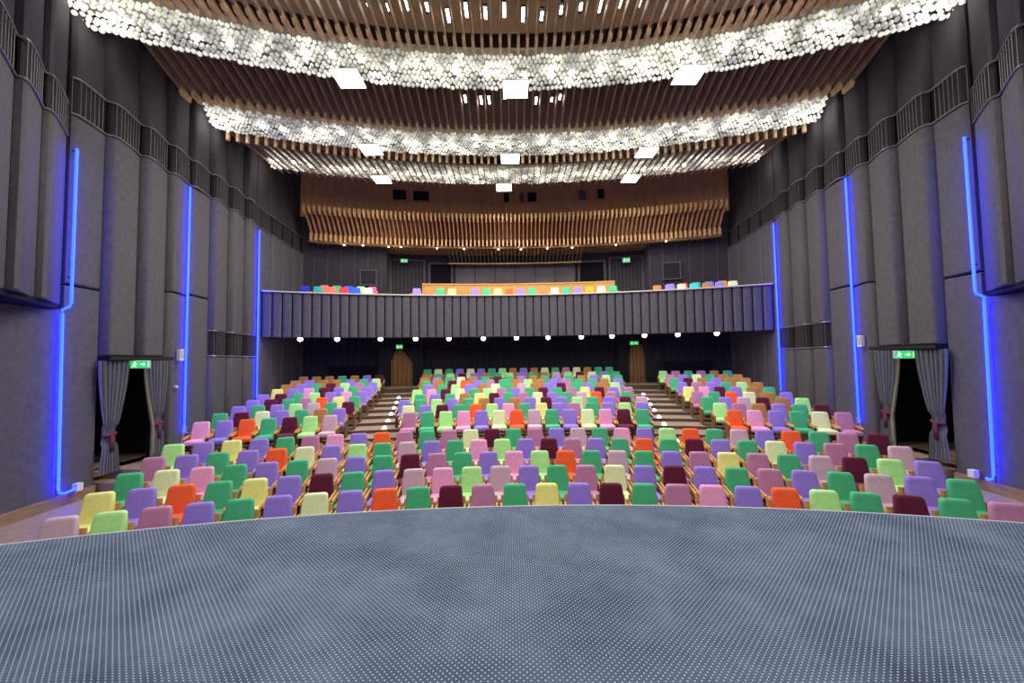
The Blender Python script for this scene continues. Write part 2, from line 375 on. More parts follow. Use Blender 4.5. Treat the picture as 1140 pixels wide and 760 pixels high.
# (Y0, Y1, bulge, z0, z1)
E9 = [8.42, 9.23, 10.2, 11.13, 12.0, 12.93, 13.88, 14.86, 15.80]
LOW = [(E9[0], E9[1], .05, 1.79, BB), (E9[0], E9[1], 0, -2.75, 1.75),
       (E9[1], E9[2], .16, .24, BB), (E9[2], E9[3], .18, .24, BB),
       (E9[3], E9[4]-.005, .15, 2.10, BB), (E9[3], E9[4]-.005, .14, -2.6, 2.06), (E9[4]+.005, E9[5], .06, 2.16, BB), (E9[4]+.005, E9[5], .04, -2.6, 2.12),
       (E9[5], E9[6], .18, 1.13, BB), (E9[6], E9[7], .18, 1.13, BB), (E9[7], E9[8], .16, 1.13, BB),
       (E9[5], E9[6], .16, -2.4, .27), (E9[6], E9[7], .16, -2.2, .27), (E9[7], E9[8], .15, -2.0, .27)]
LOW += [(15.84+.95*i, 16.79+.95*i, .03, -1.9, BB) for i in range(6)]
LOWA = [(3.0, 5.7, 0, -2.75, 1.15), (5.7, 8.42, 0, -2.75, 1.22)]
UPA = [(-6, 2.0, .05), (2.0, 5.7, .05), (5.7, 6.61, .15), (6.61, 7.47, .14), (7.47, 8.41, .12)]
UPB = [(E9[i], E9[i+1], (.08, .16, .17, .15, .12, .17, .17, .15)[i]) for i in range(8)]+[(15.82+.95*i, 16.77+.95*i, .03) for i in range(6)]
for s, nm in ((-1, 'left'), (1, 'right')):
    mb = MB(); D0, D1 = 9.27, 11.11
    # backing leaves the side doorway open
    def slab(y0, y1, z0, z1, off=.17):
        q = [(s*(WX(y0)+off), y0), (s*(WX(y1)+off), y1), (s*(WX(y1)+off+.2), y1), (s*(WX(y0)+off+.2), y0)]; mb.extr(q, z0, z1)
    slab(-6, D0, -3.1, ZT); slab(D1, 22.5, -3.1, ZT); slab(D0, D1, .2, ZT)
    wl = mb.build('wall_'+nm, M['black']); tag(wl, 'dark upholstered side wall on the %s' % nm, kind='structure')
    for Y0, Y1, amp, z0, z1 in LOW:
        m = MB(); wall_piece(m, s, Y0, Y1, amp, z0, z1); m.build('wall_panel', M['wall'], wl, sharp=40)
    for Y0, Y1, amp, z0, z1 in LOWA:
        m = MB(); wall_piece(m, s, Y0, Y1, amp, z0, z1); m.build('wall_panel', M['wall'], wl, sharp=40)
    for Y0, Y1, amp in UPA:
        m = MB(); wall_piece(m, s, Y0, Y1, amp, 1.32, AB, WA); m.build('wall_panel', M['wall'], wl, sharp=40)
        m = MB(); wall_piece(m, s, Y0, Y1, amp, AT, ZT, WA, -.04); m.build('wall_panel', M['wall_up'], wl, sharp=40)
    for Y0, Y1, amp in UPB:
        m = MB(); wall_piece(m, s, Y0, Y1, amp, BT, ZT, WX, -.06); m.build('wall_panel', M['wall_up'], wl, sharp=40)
    grille(s, UPA[1:], AB, AT, wl, WA)
    grille(s, UPB, BB, BT, wl)
    grille(s, [(E9[5], E9[6], .16), (E9[6], E9[7], .16), (E9[7], E9[8], .15)], .27, 1.13, wl)
    # soffit under the overhanging near panels, door head, skirting
    m = MB(); q = [(s*WA(5.7), -6), (s*WA(5.7), 5.7), (s*WA(8.38), 8.38), (s*(WX(8.38)+.2), 8.38), (s*(WX(-6)+.2), -6)]; m.extr(q, 1.22, 1.32); m.build('soffit', M['black'], wl)
    m = MB(); m.box((s*(WX(10.2)-.10), 10.2, .18), (.34, 1.92, .09), -s*.083); m.build('door_head', M['grille_back'], wl)
    m = MB()
    for y0, y1, z1, o_ in ((-6, 9.25, -2.72, -.03), (11.15, 21, -1.85, .06)):
        q = [(s*(WX(y0)-.03), y0), (s*(WX(y1)-.03), y1), (s*(WX(y1)+.1), y1), (s*(WX(y0)+.1), y0)]; m.extr(q, -3.0, z1)
    m.build('baseboard_'+nm, M['skirt'], wl)
    # passage behind the doorway
    m = MB(); xw = WX(10.2)
    m.box((s*(xw+1.9), 10.2, -2.58), (3.4, 2.9, .1)); m.mi = 1
    m.box((s*(xw+3.4), 10.2, -1.1), (.1, 2.9, 3.1)); m.box((s*(xw+1.95), 8.8, -1.1), (3.2, .1, 3.1)); m.box((s*(xw+1.95), 11.6, -1.1), (3.2, .1, 3.1)); m.box((s*(xw+1.95), 10.2, .35), (3.2, 2.9, .1))
    m.build('door_1' if s < 0 else 'door_2', [M['skirt'], M['black']], wl)

# neon strips
NEON = [(8.36, 4.70, -2.66), (11.86, 5.42, -2.0), (15.68, 5.35, -1.35)]
names = ['nearest the stage', 'beside the draped side doorway', 'at the end of the balcony']
for s, nm in ((-1, 'left'), (1, 'right')):
    for i, (y, zt, zb) in enumerate(NEON):
        x = s*(WX(y)-.11); o = (x, y, zb)
        t = thing('neon_tube', o, 'vertical blue neon tube on %s wall %s' % (nm, names[i]), 'neon light', 'blue neon tubes')
        m = MB()
        if i == 0: P = [(x-s*.12, y, zt), (x-s*.12, y, 1.36), (x-s*.12, y-.02, 1.27), (x+s*.0, y-.05, 1.2), (x+s*.02, y-.03, 1.1), (x, y, zb+.12), (x, y+.03, zb+.03), (x-.02*s, y+.1, zb), (x-.02*s, y+(.3 if s < 0 else .12), zb+.03)]
        else: P = [(x, y, zt), (x, y, zb)]
        m.tube(P, .026, 8); m.build('glow_tube', M['neon'], t, True)
        if i == 0:
            m = MB(); m.box((x+s*.0, y+.37, zb+.05), (.12, .12, .16)); m.build('connector_box', M['white'], t)
        for z in (zt-.05, 1.9, zb+.3):
            m = MB(); m.box((s*(WX(y)-(.17 if i == 0 and z > 1.3 else .075)), y, z), (.05, .03, .03)); m.build('bracket', M['darkmetal'], t)

# side doorway curtains
def curtain(s, y0, y1, ztop, ztie, zbot, ytie, inner, label, fold=7):
    W = WX(10.2); o = (s*(W-.13), (y0+y1)/2, zbot); t = thing('door_curtain', o, label, 'curtain', 'tied grey door curtains')
    m = MB(); nu, nv = 60, 30; rows = []
    for j in range(nv+1):
        z = ztop+(zbot-ztop)*j/nv
        if z > ztie: q = ((ztop-z)/(ztop-ztie))**1.6; w = 1-.66*q
        else: q = (ztie-z)/(ztie-zbot); w = .34+.30*(q**.6)
        cy = (y0+y1)/2+(ytie-(y0+y1)/2)*(((ztop-z)/(ztop-ztie))**1.6 if z > ztie else 1)
        rows.append([(s*(W-.15-.07*w*.9*sin(u/nu*2*PI*fold)-.012*sin(u*1.7)-(.05 if abs(z-ztie) > .2 else .0)), cy+(u/nu-.5)*(y1-y0)*w, z) for u in range(nu+1)])
    m.add([p for r in rows for p in r], [(j*(nu+1)+u, j*(nu+1)+u+1, (j+1)*(nu+1)+u+1, (j+1)*(nu+1)+u) for j in range(nv) for u in range(nu)])
    m.build('drape', M['curtain'], t, True)
    m = MB(); pts = [(s*(W-.17)+.07*cos(a), ytie+.13*sin(a), ztie+.02*sin(a)) for a in [2*PI*i/16 for i in range(17)]]
    m.tube(pts, .04, 6, False); m.prism([(s*(W-.27), ytie-.05, ztie), (s*(W-.27), ytie+.05, ztie), (s*(W-.25), ytie+.05, ztie), (s*(W-.25), ytie-.05, ztie)], [(s*(W-.26), ytie-.05, ztie-.40), (s*(W-.26), ytie+.03, ztie-.40), (s*(W-.24), ytie+.03, ztie-.40), (s*(W-.24), ytie-.05, ztie-.40)])
    m.build('tieback', M['tie'], t, True)
    if inner:
        m = MB(); P = []
        for j in range(13):
            q = j/12; z = ztop+(zbot+.08-ztop)*q; e = y0+(ytie-.16-y0)*min(1, q*1.5)**1.4; P.append((s*(W-.20), e, z))
        m.tube(P, [.035+.01*j/12 for j in range(13)], 6); m.build('lining', M['lining'], t, True)
for s, nm in ((-1, 'left'), (1, 'right')):
    curtain(s, 9.12, 9.88, .12, -1.62, -2.51, 9.46, False, 'dark grey curtain tied back on stage side of %s doorway' % nm)
    curtain(s, 10.28, 11.0, .12, -1.55, -2.50, 10.72, True, 'dark grey curtain tied back on far side of %s doorway' % nm)

# exit signs
def sign(c, w, h, rz, label, group='green exit signs'):
    t = thing('exit_sign', c, label, 'exit sign', group)
    def P(mb, x, z, dx, dz, dep=.006, y=-.045, rot=0):
        Mx = Matrix.Rotation(rot, 3, 'Y'); p = Vector((x, y, z)); mb.box((c[0]+p.x*cos(rz)-p.y*sin(rz), c[1]+p.x*sin(rz)+p.y*cos(rz), c[2]+z), (dx, dep, dz), rz, Mx)
    m = MB(); P(m, 0, 0, w, h, .07, 0); m.build('housing', M['white'], t)
    m = MB(); P(m, 0, 0, w*.93, h*.86, .006, -.038); sf = m.build('sign_face', M['green_sign'], t)
    m = MB(); u = h
    P(m, -.26*w, .02*u, .16*u, .3*u, rot=.25); P(m, -.24*w, .28*u, .13*u, .13*u); P(m, -.3*w, -.22*u, .08*u, .28*u, rot=.6); P(m, -.2*w, -.22*u, .08*u, .28*u, rot=-.5)
    P(m, -.17*w, .06*u, .2*u, .07*u, rot=.3); P(m, .12*w, 0, .38*u, .11*u); P(m, .2*w, .09*u, .22*u, .09*u, rot=.75); P(m, .2*w, -.09*u, .22*u, .09*u, rot=-.75)
    P(m, .4*w, 0, .05*u, .7*u)
    m.build('pictogram', M['pict'], sf)
sign((-9.68, 10.02, .03), .40, .20, .65, 'small green exit sign above the left side doorway')
sign((9.68, 10.02, .0), .40, .20, -.65, 'small green exit sign above the right side doorway')
sign(PO(33.2, -.186, .78), .34, .22, .18, 'green exit sign over the wooden door at top of left aisle')
sign(PO(33.2, .186, .80), .44, .2, -.18, 'green exit sign over the wooden door at top of right aisle')
sign(PO(34.35, -.1815, 5.62), .38, .2, .18, 'green exit sign over the left door behind the balcony')
sign(PO(34.35, .1815, 5.48), .40, .26, -.18, 'green exit sign over the right door behind the balcony')
# wall speaker boxes and round detectors by the second neon
for s, nm in ((-1, 'left'), (1, 'right')):
    z = .29 if s < 0 else .41; xb = WX(11.5)-.17
    t = thing('wall_speaker', (s*(xb-.05), 11.5, z), 'small white box mounted on %s wall near blue neon' % nm, 'wall speaker', 'white wall boxes')
    m = MB(); m.box((s*(xb-.04), 11.5, z), (.1, .14, .33)); m.build('case', M['white'], t)
    m = MB(); m.box((s*(xb-.093), 11.5, z+.02), (.01, .1, .24)); m.build('front', mat('speaker_front_'+nm, srgb(170, 170, 178), .6), t)
t = thing('wall_button', (-xb, 11.42, -.63), 'small round white button on left wall below the white box', 'wall button')
m = MB(); m.tube([(-xb-.03, 11.42, -.63), (-xb+.04, 11.42, -.63)], .045, 12); m.build('plate', M['white'], t)
m = MB(); m.ball((-xb+.045, 11.42, -.63), .03); m.build('knob', M['white'], t, True)

# ------------------------------------------------------------------ back walls
def seg_wall(mb, R, a0, a1, z0, z1, th=.15, n=24):
    inn = [PO(R, a0+(a1-a0)*i/n, 0) for i in range(n+1)]; out = [PO(R+th, a0+(a1-a0)*i/n, 0) for i in range(n+1)]
    poly = [p[:2] for p in inn]+[p[:2] for p in out[::-1]]
    for i in range(n):
        q = [inn[i][:2], inn[i+1][:2], out[i+1][:2], out[i][:2]]; mb.extr(q, z0, z1)
AM = math.asin(10.95/33.6)
m = MB(); seg_wall(m, 33.7, -AM, AM, -1.4, 1.9, .15, 40)
wb = m.build('wall_back', M['blackwall']); tag(wb, 'black rear wall under the balcony', kind='structure')
m = MB()
for i in range(64):
    a = -AM+2*AM*i/63; p = PO(33.68, a, .2); m.box(p, (.03, .02, 3.2), -a)
m.box(PO(33.66, 0, .83), (.1, .02, .05)); seg_wall(m, 33.62, -AM, AM, .80, .86, .05, 40)
m.build('wall_batten', M['wall_dark'], wb)
m = MB()
for a0, a1 in ((-.292, -.222), (.232, .300)): seg_wall(m, 33.6, a0, a1, -.75, -.18, .06, 6)
m.build('window_1', M['black'], wb)
# balcony level: flanks nearer, centre deeper
m = MB()
seg_wall(m, 33.6, -AM, -.2075, 2.4, ZT, .15); seg_wall(m, 33.6, .213, AM, 2.4, ZT, .15)
wf = m.build('wall_back', M['wall_dark']); tag(wf, 'dark rear wall beside the balcony seats', kind='structure')
m = MB()
for s in (-1, 1):
    a = (-.2075 if s < 0 else .213); p0 = PO(33.6, a, 0); p1 = PO(35.1, a*.985, 0)
    m.extr([(p0[0], p0[1]), (p0[0]+s*.12, p0[1]), (p1[0]+s*.12, p1[1]), (p1[0], p1[1])], 2.4, ZT)
    for i in range(6):
        b = (.215+(AM-.215)*i/6)*s; m.box(PO(33.58, b, 4.6), (.03, .03, 4.3), -b)
m.build('wall_return', M['wall'], wf)
m = MB(); seg_wall(m, 34.9, -.215, .22, 2.4, 6.4, .15)
wc = m.build('wall_back', M['wall_dark']); tag(wc, 'dark rear wall with doors behind the balcony', kind='structure')
m = MB(); seg_wall(m, 33.42, -AM, AM, 7.4, ZT, .15, 40); tag(m.build('wall_back', M['brownwall']), 'brown wooden upper rear wall above the canopy', kind='structure')
# doors behind balcony: slatted dark door leaves and open dark bays, pale jambs
def bay(a0, a1, z0, z1, kind, nm, label):
    am = (a0+a1)/2; o = PO(34.8, am, z0); t = thing(nm, o, label, kind='structure')
    w = (a1-a0)*34.8
    m = MB(); m.box(PO(34.85, am, (z0+z1)/2), (w, .06, z1-z0), -am); m.build('door_leaf' if kind == 'door' else 'opening', M['wall_dark'] if kind == 'door' else M['black'], t)
    m = MB()
    for a in (a0, a1): m.box(PO(34.78, a, (z0+z1)/2), (.13, .14, z1-z0), -a)
    m.box(PO(34.78, am, z1), (w+.1, .16, .12), -am); m.build('door_frame', M['wall'], t)
    if kind == 'door':
        m = MB()
        for i in range(1, 9): a = a0+(a1-a0)*i/9; m.box(PO(34.8, a, (z0+z1)/2-.1), (.03, .04, z1-z0-.3), -a)
        m.build('door_batten', M['wall'], t)
bay(-.2040, -.1500, 2.6, 5.75, 'door', 'door_3', 'dark battened double door left behind the balcony')
bay(-.1420, -.1050, 2.6, 5.6, 'open', 'door_4', 'dark open doorway left behind the balcony')
bay(.1060, .1480, 2.6, 5.6, 'open', 'door_5', 'dark open doorway right behind the balcony')
bay(.1560, .2080, 2.6, 5.75, 'door', 'door_6', 'dark battened double door right behind the balcony')
t = thing('window_2', PO(34.8, 0, 4.2), 'wide grey control room window band behind balcony', kind='structure')
m = MB(); seg_wall(m, 34.75, -.100, .100, 4.0, 5.6, .1, 12); m.build('window_pane', mat('window_blind', srgb(84, 76, 80), .6, noise=.2, nscale=1), t)
m = MB()
for i in range(7): a = -.1+.2*i/6; m.box(PO(34.72, a, 4.8), (.04, .04, 1.6), -a)
m.build('window_mullion', M['wall_dark'], t)
# projector hatches on the flanks
for s, (a0, a1, z0, z1) in ((-1, (-.2455, -.2215, 4.05, 4.82)), (1, (.2335, .2595, 4.12, 4.98))):
    am = (a0+a1)/2; t = thing('projection_hatch', PO(33.5, am, z0), 'small dark square hatch in rear wall on %s of balcony' % ('left' if s < 0 else 'right'), 'hatch', 'rear wall hatches')
    w = (a1-a0)*33.6
    m = MB(); m.box(PO(33.55, am, (z0+z1)/2), (w, .08, z1-z0), -am); m.build('dark_opening', M['glass_dark'], t)
    m = MB()
    for a in (a0, a1): m.box(PO(33.50, a, (z0+z1)/2), (.06, .12, z1-z0+.1), -a)
    for z in (z0, z1): m.box(PO(33.50, am, z), (w+.1, .12, .06), -am)
    m.build('hatch_frame', M['wall'], t)
# projection windows in the brown wall above the canopy
for i, (px, w, dk) in enumerate(((-.186, .75, 1), (-.152, .9, 1), (-.013, .35, 1), (.0125, .3, 0), (.029, .55, 1), (.112, .45, 0), (.141, .4, 1))):
    t = thing('projection_window', PO(33.38, px, 8.85), 'dark projection window in brown upper wall, %s from left' % ORD[i], 'window', 'projection windows')
    m = MB(); m.box(PO(33.40, px, 8.95), (w, .06, .55), -px); m.build('pane', M['glass_dark'] if dk else M['wall'], t)
    m = MB()
    for q in (-1, 1): m.box(PO(33.38, px+q*w/2/33.8, 8.95), (.05, .1, .62), -px); m.box(PO(33.38, px, 8.95+q*.3), (w, .1, .05), -px)
    m.build('frame', M['brownwall'], t)

# wooden doors at the top of both aisles, framed by dark drapes
def aisle_door(a, z0, z1, w, nm, side, full):
    t = thing('aisle_door', PO(33.5, a, z0), 'narrow varnished wooden door at top of the %s aisle' % side, 'door', 'wooden aisle doors')
    m = MB(); m.box(PO(33.58, a, (z0+z1)/2), (w, .06, z1-z0), -a); dl = m.build('door_leaf', M['door_wood'], t)
    m = MB()
    for i in range(-2, 3): m.box(PO(33.54, a+i*w/5/33.5, (z0+z1)/2), (.025, .03, z1-z0), -a)
    m.build('door_groove', mat('groove_'+side, srgb(70, 48, 28), .6), dl)
    m = MB(); m.ball(PO(33.48, a+w*.36/33.5, z0+1.0), .05); m.build('handle', M['metal'], dl, True)
aisle_door(-.1825, -1.30, .62, 1.15, 'd', 'left', True)
aisle_door(.1905, -1.30, .72, .9, 'd', 'right', False)
def drape(a_out, a_in, a_top, side, which):
    t = thing('dark_drape', PO(33.4, (a_out+a_in)/2, -1.3), 'black drape hanging on %s side of the %s aisle door' % (which, side), 'curtain', 'black aisle drapes')
    m = MB(); nu, nv = 16, 14; V = []
    for j in range(nv+1):
        z = .72-(2.02)*j/nv; q = min(1, max(0, (.72-z)/.75)); e = a_top+(a_in-a_top)*q
        for u in range(nu+1): a = a_out+(e-a_out)*u/nu; V.append(PO(33.38+.04*sin(u*1.9), a, z))
    m.add(V, [(j*(nu+1)+u, j*(nu+1)+u+1, (j+1)*(nu+1)+u+1, (j+1)*(nu+1)+u) for j in range(nv) for u in range(nu)]); m.build('cloth', M['blackwall'], t, True)
    m = MB(); m.tube([PO(33.4, a_out, .74), PO(33.4, a_top, .74)], .03, 6); m.build('rail', M['darkmetal'], t)
drape(-.218, -.200, -.190, 'left', 'left'); drape(-.150, -.166, -.184, 'left', 'right')
drape(.160, .178, .181, 'right', 'left'); drape(.225, .203, .199, 'right', 'right')

# ------------------------------------------------------------------ balcony
AF = math.asin(10.4/29.8)
bal = thing('balcony', PO(29.8, 0, 1.05), 'curved balcony with dark upholstered panelled front spanning the hall', 'balcony')
m = MB(); seg_wall(m, 29.86, -AF, AF, 1.06, 2.93, .14, 60); pc = m.build('parapet_core', M['black'], bal)
m = MB(); n = 58
for i in range(n):
    a0 = -AF+2*AF*i/n+.0009; a1 = -AF+2*AF*(i+1)/n-.0009; P = []
    for j in range(5): a = a0+(a1-a0)*j/4; P.append(PO(29.86-(.0 if j in (0, 4) else .035), a, 0)[:2])
    P += [PO(29.87, a1, 0)[:2], PO(29.87, a0, 0)[:2]]; m.extr(P, 1.08, 2.92)
m.build('parapet_panel', M['wall'], pc)
m = MB(); R = []
for i in range(61):
    a = -AF+2*AF*i/60; R.append([PO(29.76, a, 2.93), PO(29.76, a, 2.985), PO(30.1, a, 2.985), PO(30.1, a, 2.93)])
m.rings(R); m.build('handrail', mat('handrail_wood', srgb(190, 180, 165), .5), bal)
m = MB(); R = []
for i in range(61):
    a = -AF*.98+2*AF*.98*i/60; R.append([PO(29.9, a, 1.06), PO(31.0, a, 1.3), PO(33.6, a, 1.55), PO(33.6, a, 2.40), PO(31.15, a, 2.40), PO(31.12, a, 2.30), PO(29.9, a, 2.30)])
m.rings(R); m.build('deck', [M['ceil_dark']], bal)
m = MB(); seg_wall(m, 33.2, -.33, .33, 2.4, 2.55, 1.5, 20); m.build('rear_walkway', M['wall_dark'], bal)
# spotlights under the balcony edge
LS = [(-9.28, 16.88), (-7.89, 17.3), (-6.13, 17.71), (-4.63, 17.98), (-3.15, 18.18), (-1.58, 18.3), (-.04, 18.34), (1.42, 18.31), (2.94, 18.2), (4.31, 18.03), (5.71, 17.8), (7.09, 17.5), (8.60, 17.09)]
for i, (x, y) in enumerate(LS):
    n = len(LS); ww = ORD[i]+' from left' if i < 7 else (ORD[n-1-i]+' from right')
    t = thing('ceiling_spotlight', (x, y, 1.05), 'small bright round spotlight under the balcony edge, %s' % ww, 'spotlight', 'spotlights under the balcony edge')
    m = MB(); m.tube([(x, y+.12, 1.2), (x, y+.02, 1.07), (x, y-.02, 1.04)], [.05, .085, .09], 10); m.build('housing', M['darkmetal'], t, True)
    m = MB(); m.ball((x, y-.05, 1.03), .10, 12, 8); m.build('lens', M['spot'], t, True)
    m = MB(); m.tube([(x, y+.12, 1.15), (x, y+.14, 1.32)], .02, 6); m.build('stem', M['darkmetal'], t)
# ochre low partition and balcony seats
t = thing('low_partition', PO(31.75, 0, 2.4), 'long low ochre wooden partition behind centre balcony seats', 'partition')
m = MB(); seg_wall(m, 31.75, -.1475, .1545, 2.4, 3.83, .06, 24); m.build('board', M['ochre'], t)
m = MB(); seg_wall(m, 31.72, -.1475, .1545, 3.80, 3.86, .12, 24); m.build('cap_rail', M['wood'], t)
m = MB(); 
for i in range(9): a = -.146+.299*i/8; m.box(PO(31.73, a, 3.1), (.02, .02, 1.4), -a)
m.build('joint', M['wood'], t)
def bseats(R, z, L, txt):
    n = len(L)
    for i, (a, ch) in enumerate(L):
        seat(R, a, z, ch, '%s, %s in %s' % (cover(ch).replace('covered seat', 'covered balcony seat'), where(i, n), txt), 'balcony seats', 'balcony_chair')
fz = 3.43-HB
bseats(30.75, fz-.03, list(zip([-0.3091, -0.2919, -0.2747, -0.2576, -0.2404, -0.2232], 'NEKRUC')), 'front row of left balcony group')
bseats(31.55, fz+.18, list(zip([-0.2877, -0.2709, -0.2541, -0.2373, -0.2205], 'KGULH')), 'back row of left balcony group')
bseats(30.75, fz, [(-.1529+(.1478+.1529)*i/17, ch) for i, ch in enumerate('VWGYWVGYOVGWCGVACG')], 'centre balcony row')
bseats(30.75, fz-.08, list(zip([0.2123, 0.2293, 0.2464, 0.2634, 0.2804, 0.2975, 0.3145], 'WVCZWVC')), 'front row of right balcony group')
bseats(31.55, fz+.10, list(zip([0.2353, 0.2531, 0.2709, 0.2887, 0.3065], 'VRGVA')), 'back row of right balcony group')

# ------------------------------------------------------------------ slatted ceilings
def slat_set(name, label, xs, poly, tip, mats, th=.04, tth=.075):
    t = thing(name, (0, yR(poly[0][0], 0), poly[0][1]), label, 'slatted ceiling', 'curved wooden slat ceilings')
    m = MB()
    for x in xs:
        P = [(yR(R, x), z) for R, z in poly]; m.prism([(x-th/2, y, z) for y, z in P], [(x+th/2, y, z) for y, z in P])
    m.build('slats', mats[0], t)
    if tip:
        m = MB()
        for x in xs:
            P = [(yR(R, x), z) for R, z in tip]; m.prism([(x-tth/2, y, z) for y, z in P], [(x+tth/2, y, z) for y, z in P])
        m.build('slat_ends', mats[1], t)
    return t
def xs(step, lim=10.2):
    n = int(lim/step); return [i*step for i in range(-n, n+1)]
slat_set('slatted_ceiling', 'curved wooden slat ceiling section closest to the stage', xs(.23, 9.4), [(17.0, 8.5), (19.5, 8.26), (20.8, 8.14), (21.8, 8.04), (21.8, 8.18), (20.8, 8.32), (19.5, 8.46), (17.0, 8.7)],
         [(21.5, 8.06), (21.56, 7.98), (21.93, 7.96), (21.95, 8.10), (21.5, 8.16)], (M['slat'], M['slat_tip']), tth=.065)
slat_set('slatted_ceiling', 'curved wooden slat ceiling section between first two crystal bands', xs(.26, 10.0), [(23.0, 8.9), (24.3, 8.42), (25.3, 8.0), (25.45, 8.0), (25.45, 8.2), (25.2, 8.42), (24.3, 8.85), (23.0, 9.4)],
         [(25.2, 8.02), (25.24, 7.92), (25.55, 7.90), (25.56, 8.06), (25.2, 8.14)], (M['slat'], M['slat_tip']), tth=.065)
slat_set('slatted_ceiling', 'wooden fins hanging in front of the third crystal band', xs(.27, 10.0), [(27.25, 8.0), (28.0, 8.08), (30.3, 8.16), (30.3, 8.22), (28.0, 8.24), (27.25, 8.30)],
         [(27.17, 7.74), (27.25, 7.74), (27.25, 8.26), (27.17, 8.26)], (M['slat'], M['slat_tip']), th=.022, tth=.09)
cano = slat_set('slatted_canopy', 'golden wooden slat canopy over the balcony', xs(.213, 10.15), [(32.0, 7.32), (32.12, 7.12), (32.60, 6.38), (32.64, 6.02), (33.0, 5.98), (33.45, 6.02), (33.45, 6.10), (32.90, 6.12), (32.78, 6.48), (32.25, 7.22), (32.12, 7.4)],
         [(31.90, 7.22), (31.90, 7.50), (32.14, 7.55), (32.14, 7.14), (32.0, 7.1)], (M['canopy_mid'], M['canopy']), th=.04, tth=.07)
m = MB()
for x in xs(.213, 10.15):
    P = [(yR(R, x), z) for R, z in ((32.56, 6.34), (32.68, 6.36), (32.72, 6.0), (32.54, 6.0))]; m.prism([(x-.036, y, z) for y, z in P], [(x+.036, y, z) for y, z in P])
m.build('lower_slat_ends', M['canopy'], cano)
def sheet(mb, prof, lim, n=60):
    R = []
    for i in range(n+1):
        x = -lim+2*lim*i/n; R.append([(x, yR(r, x), z) for r, z in prof])
    k = len(prof); mb.add([p for r in R for p in r], [(i*k+j, i*k+j+1, (i+1)*k+j+1, (i+1)*k+j) for i in range(n) for j in range(k-1)])
m = MB(); sheet(m, [(32.35, 7.45), (32.85, 6.75), (32.95, 6.25), (33.6, 6.2)], 10.15); m.build('canopy_backing', M['canopy_back'], cano)
m = MB(); sheet(m, [(32.95, 6.18), (34.8, 6.10)], 10.15); m.build('canopy_underside', M['canopy'], cano)
m = MB(); sheet(m, [(32.70, 6.0), (32.78, 5.95)], 10.15); m.build('canopy_beam', M['canopy'], cano)
# lower centre piece of slats above the control window
t = thing('slatted_canopy', PO(34.0, 0, 5.6), 'lower wooden slat screen above the control room window', 'slatted ceiling', 'curved wooden slat ceilings')
m = MB()
for i in range(-17, 18):
    x = i*.213; P = [(yR(R, x), z) for R, z in ((33.3, 6.0), (33.4, 5.85), (34.0, 5.55), (34.3, 5.50), (34.3, 5.58), (34.0, 5.66), (33.5, 6.05))]; m.prism([(x-.02, y, z) for y, z in P], [(x+.02, y, z) for y, z in P])
m.build('slats', M['slat'], t)
m = MB(); seg_wall(m, 34.2, -.110, .110, 5.46, 5.53, .12, 12); m.build('light_rail', M['ochre'], t)
# ceiling boards and dark voids
m = MB()
sheet(m, [(4, 11.0), (17, 9.1), (19.5, 8.84), (21.0, 8.68), (21.95, 8.56)], 10.5)
c1 = m.build('ceiling', M['ceil']); tag(c1, 'brown ceiling boards above the slats', kind='structure')
m = MB(); sheet(m, [(22.9, 9.75), (24.3, 9.2), (25.6, 8.7), (26.05, 8.42)], 10.5); sheet(m, [(27.0, 8.9), (30.6, 8.75)], 10.5); m.build('ceiling_board', M['ceil2'], c1)
m = MB(); sheet(m, [(0, 10.9), (21.5, 10.6), (36.5, 10.4)], 10.8); m.build('ceiling_void', M['ceil_dark'], c1)
m = MB(); sheet(m, [(30.6, 8.75), (31.0, 9.8), (33.9, 9.9)], 10.5); m.build('ceiling_soffit', M['ceil_dark'], c1)

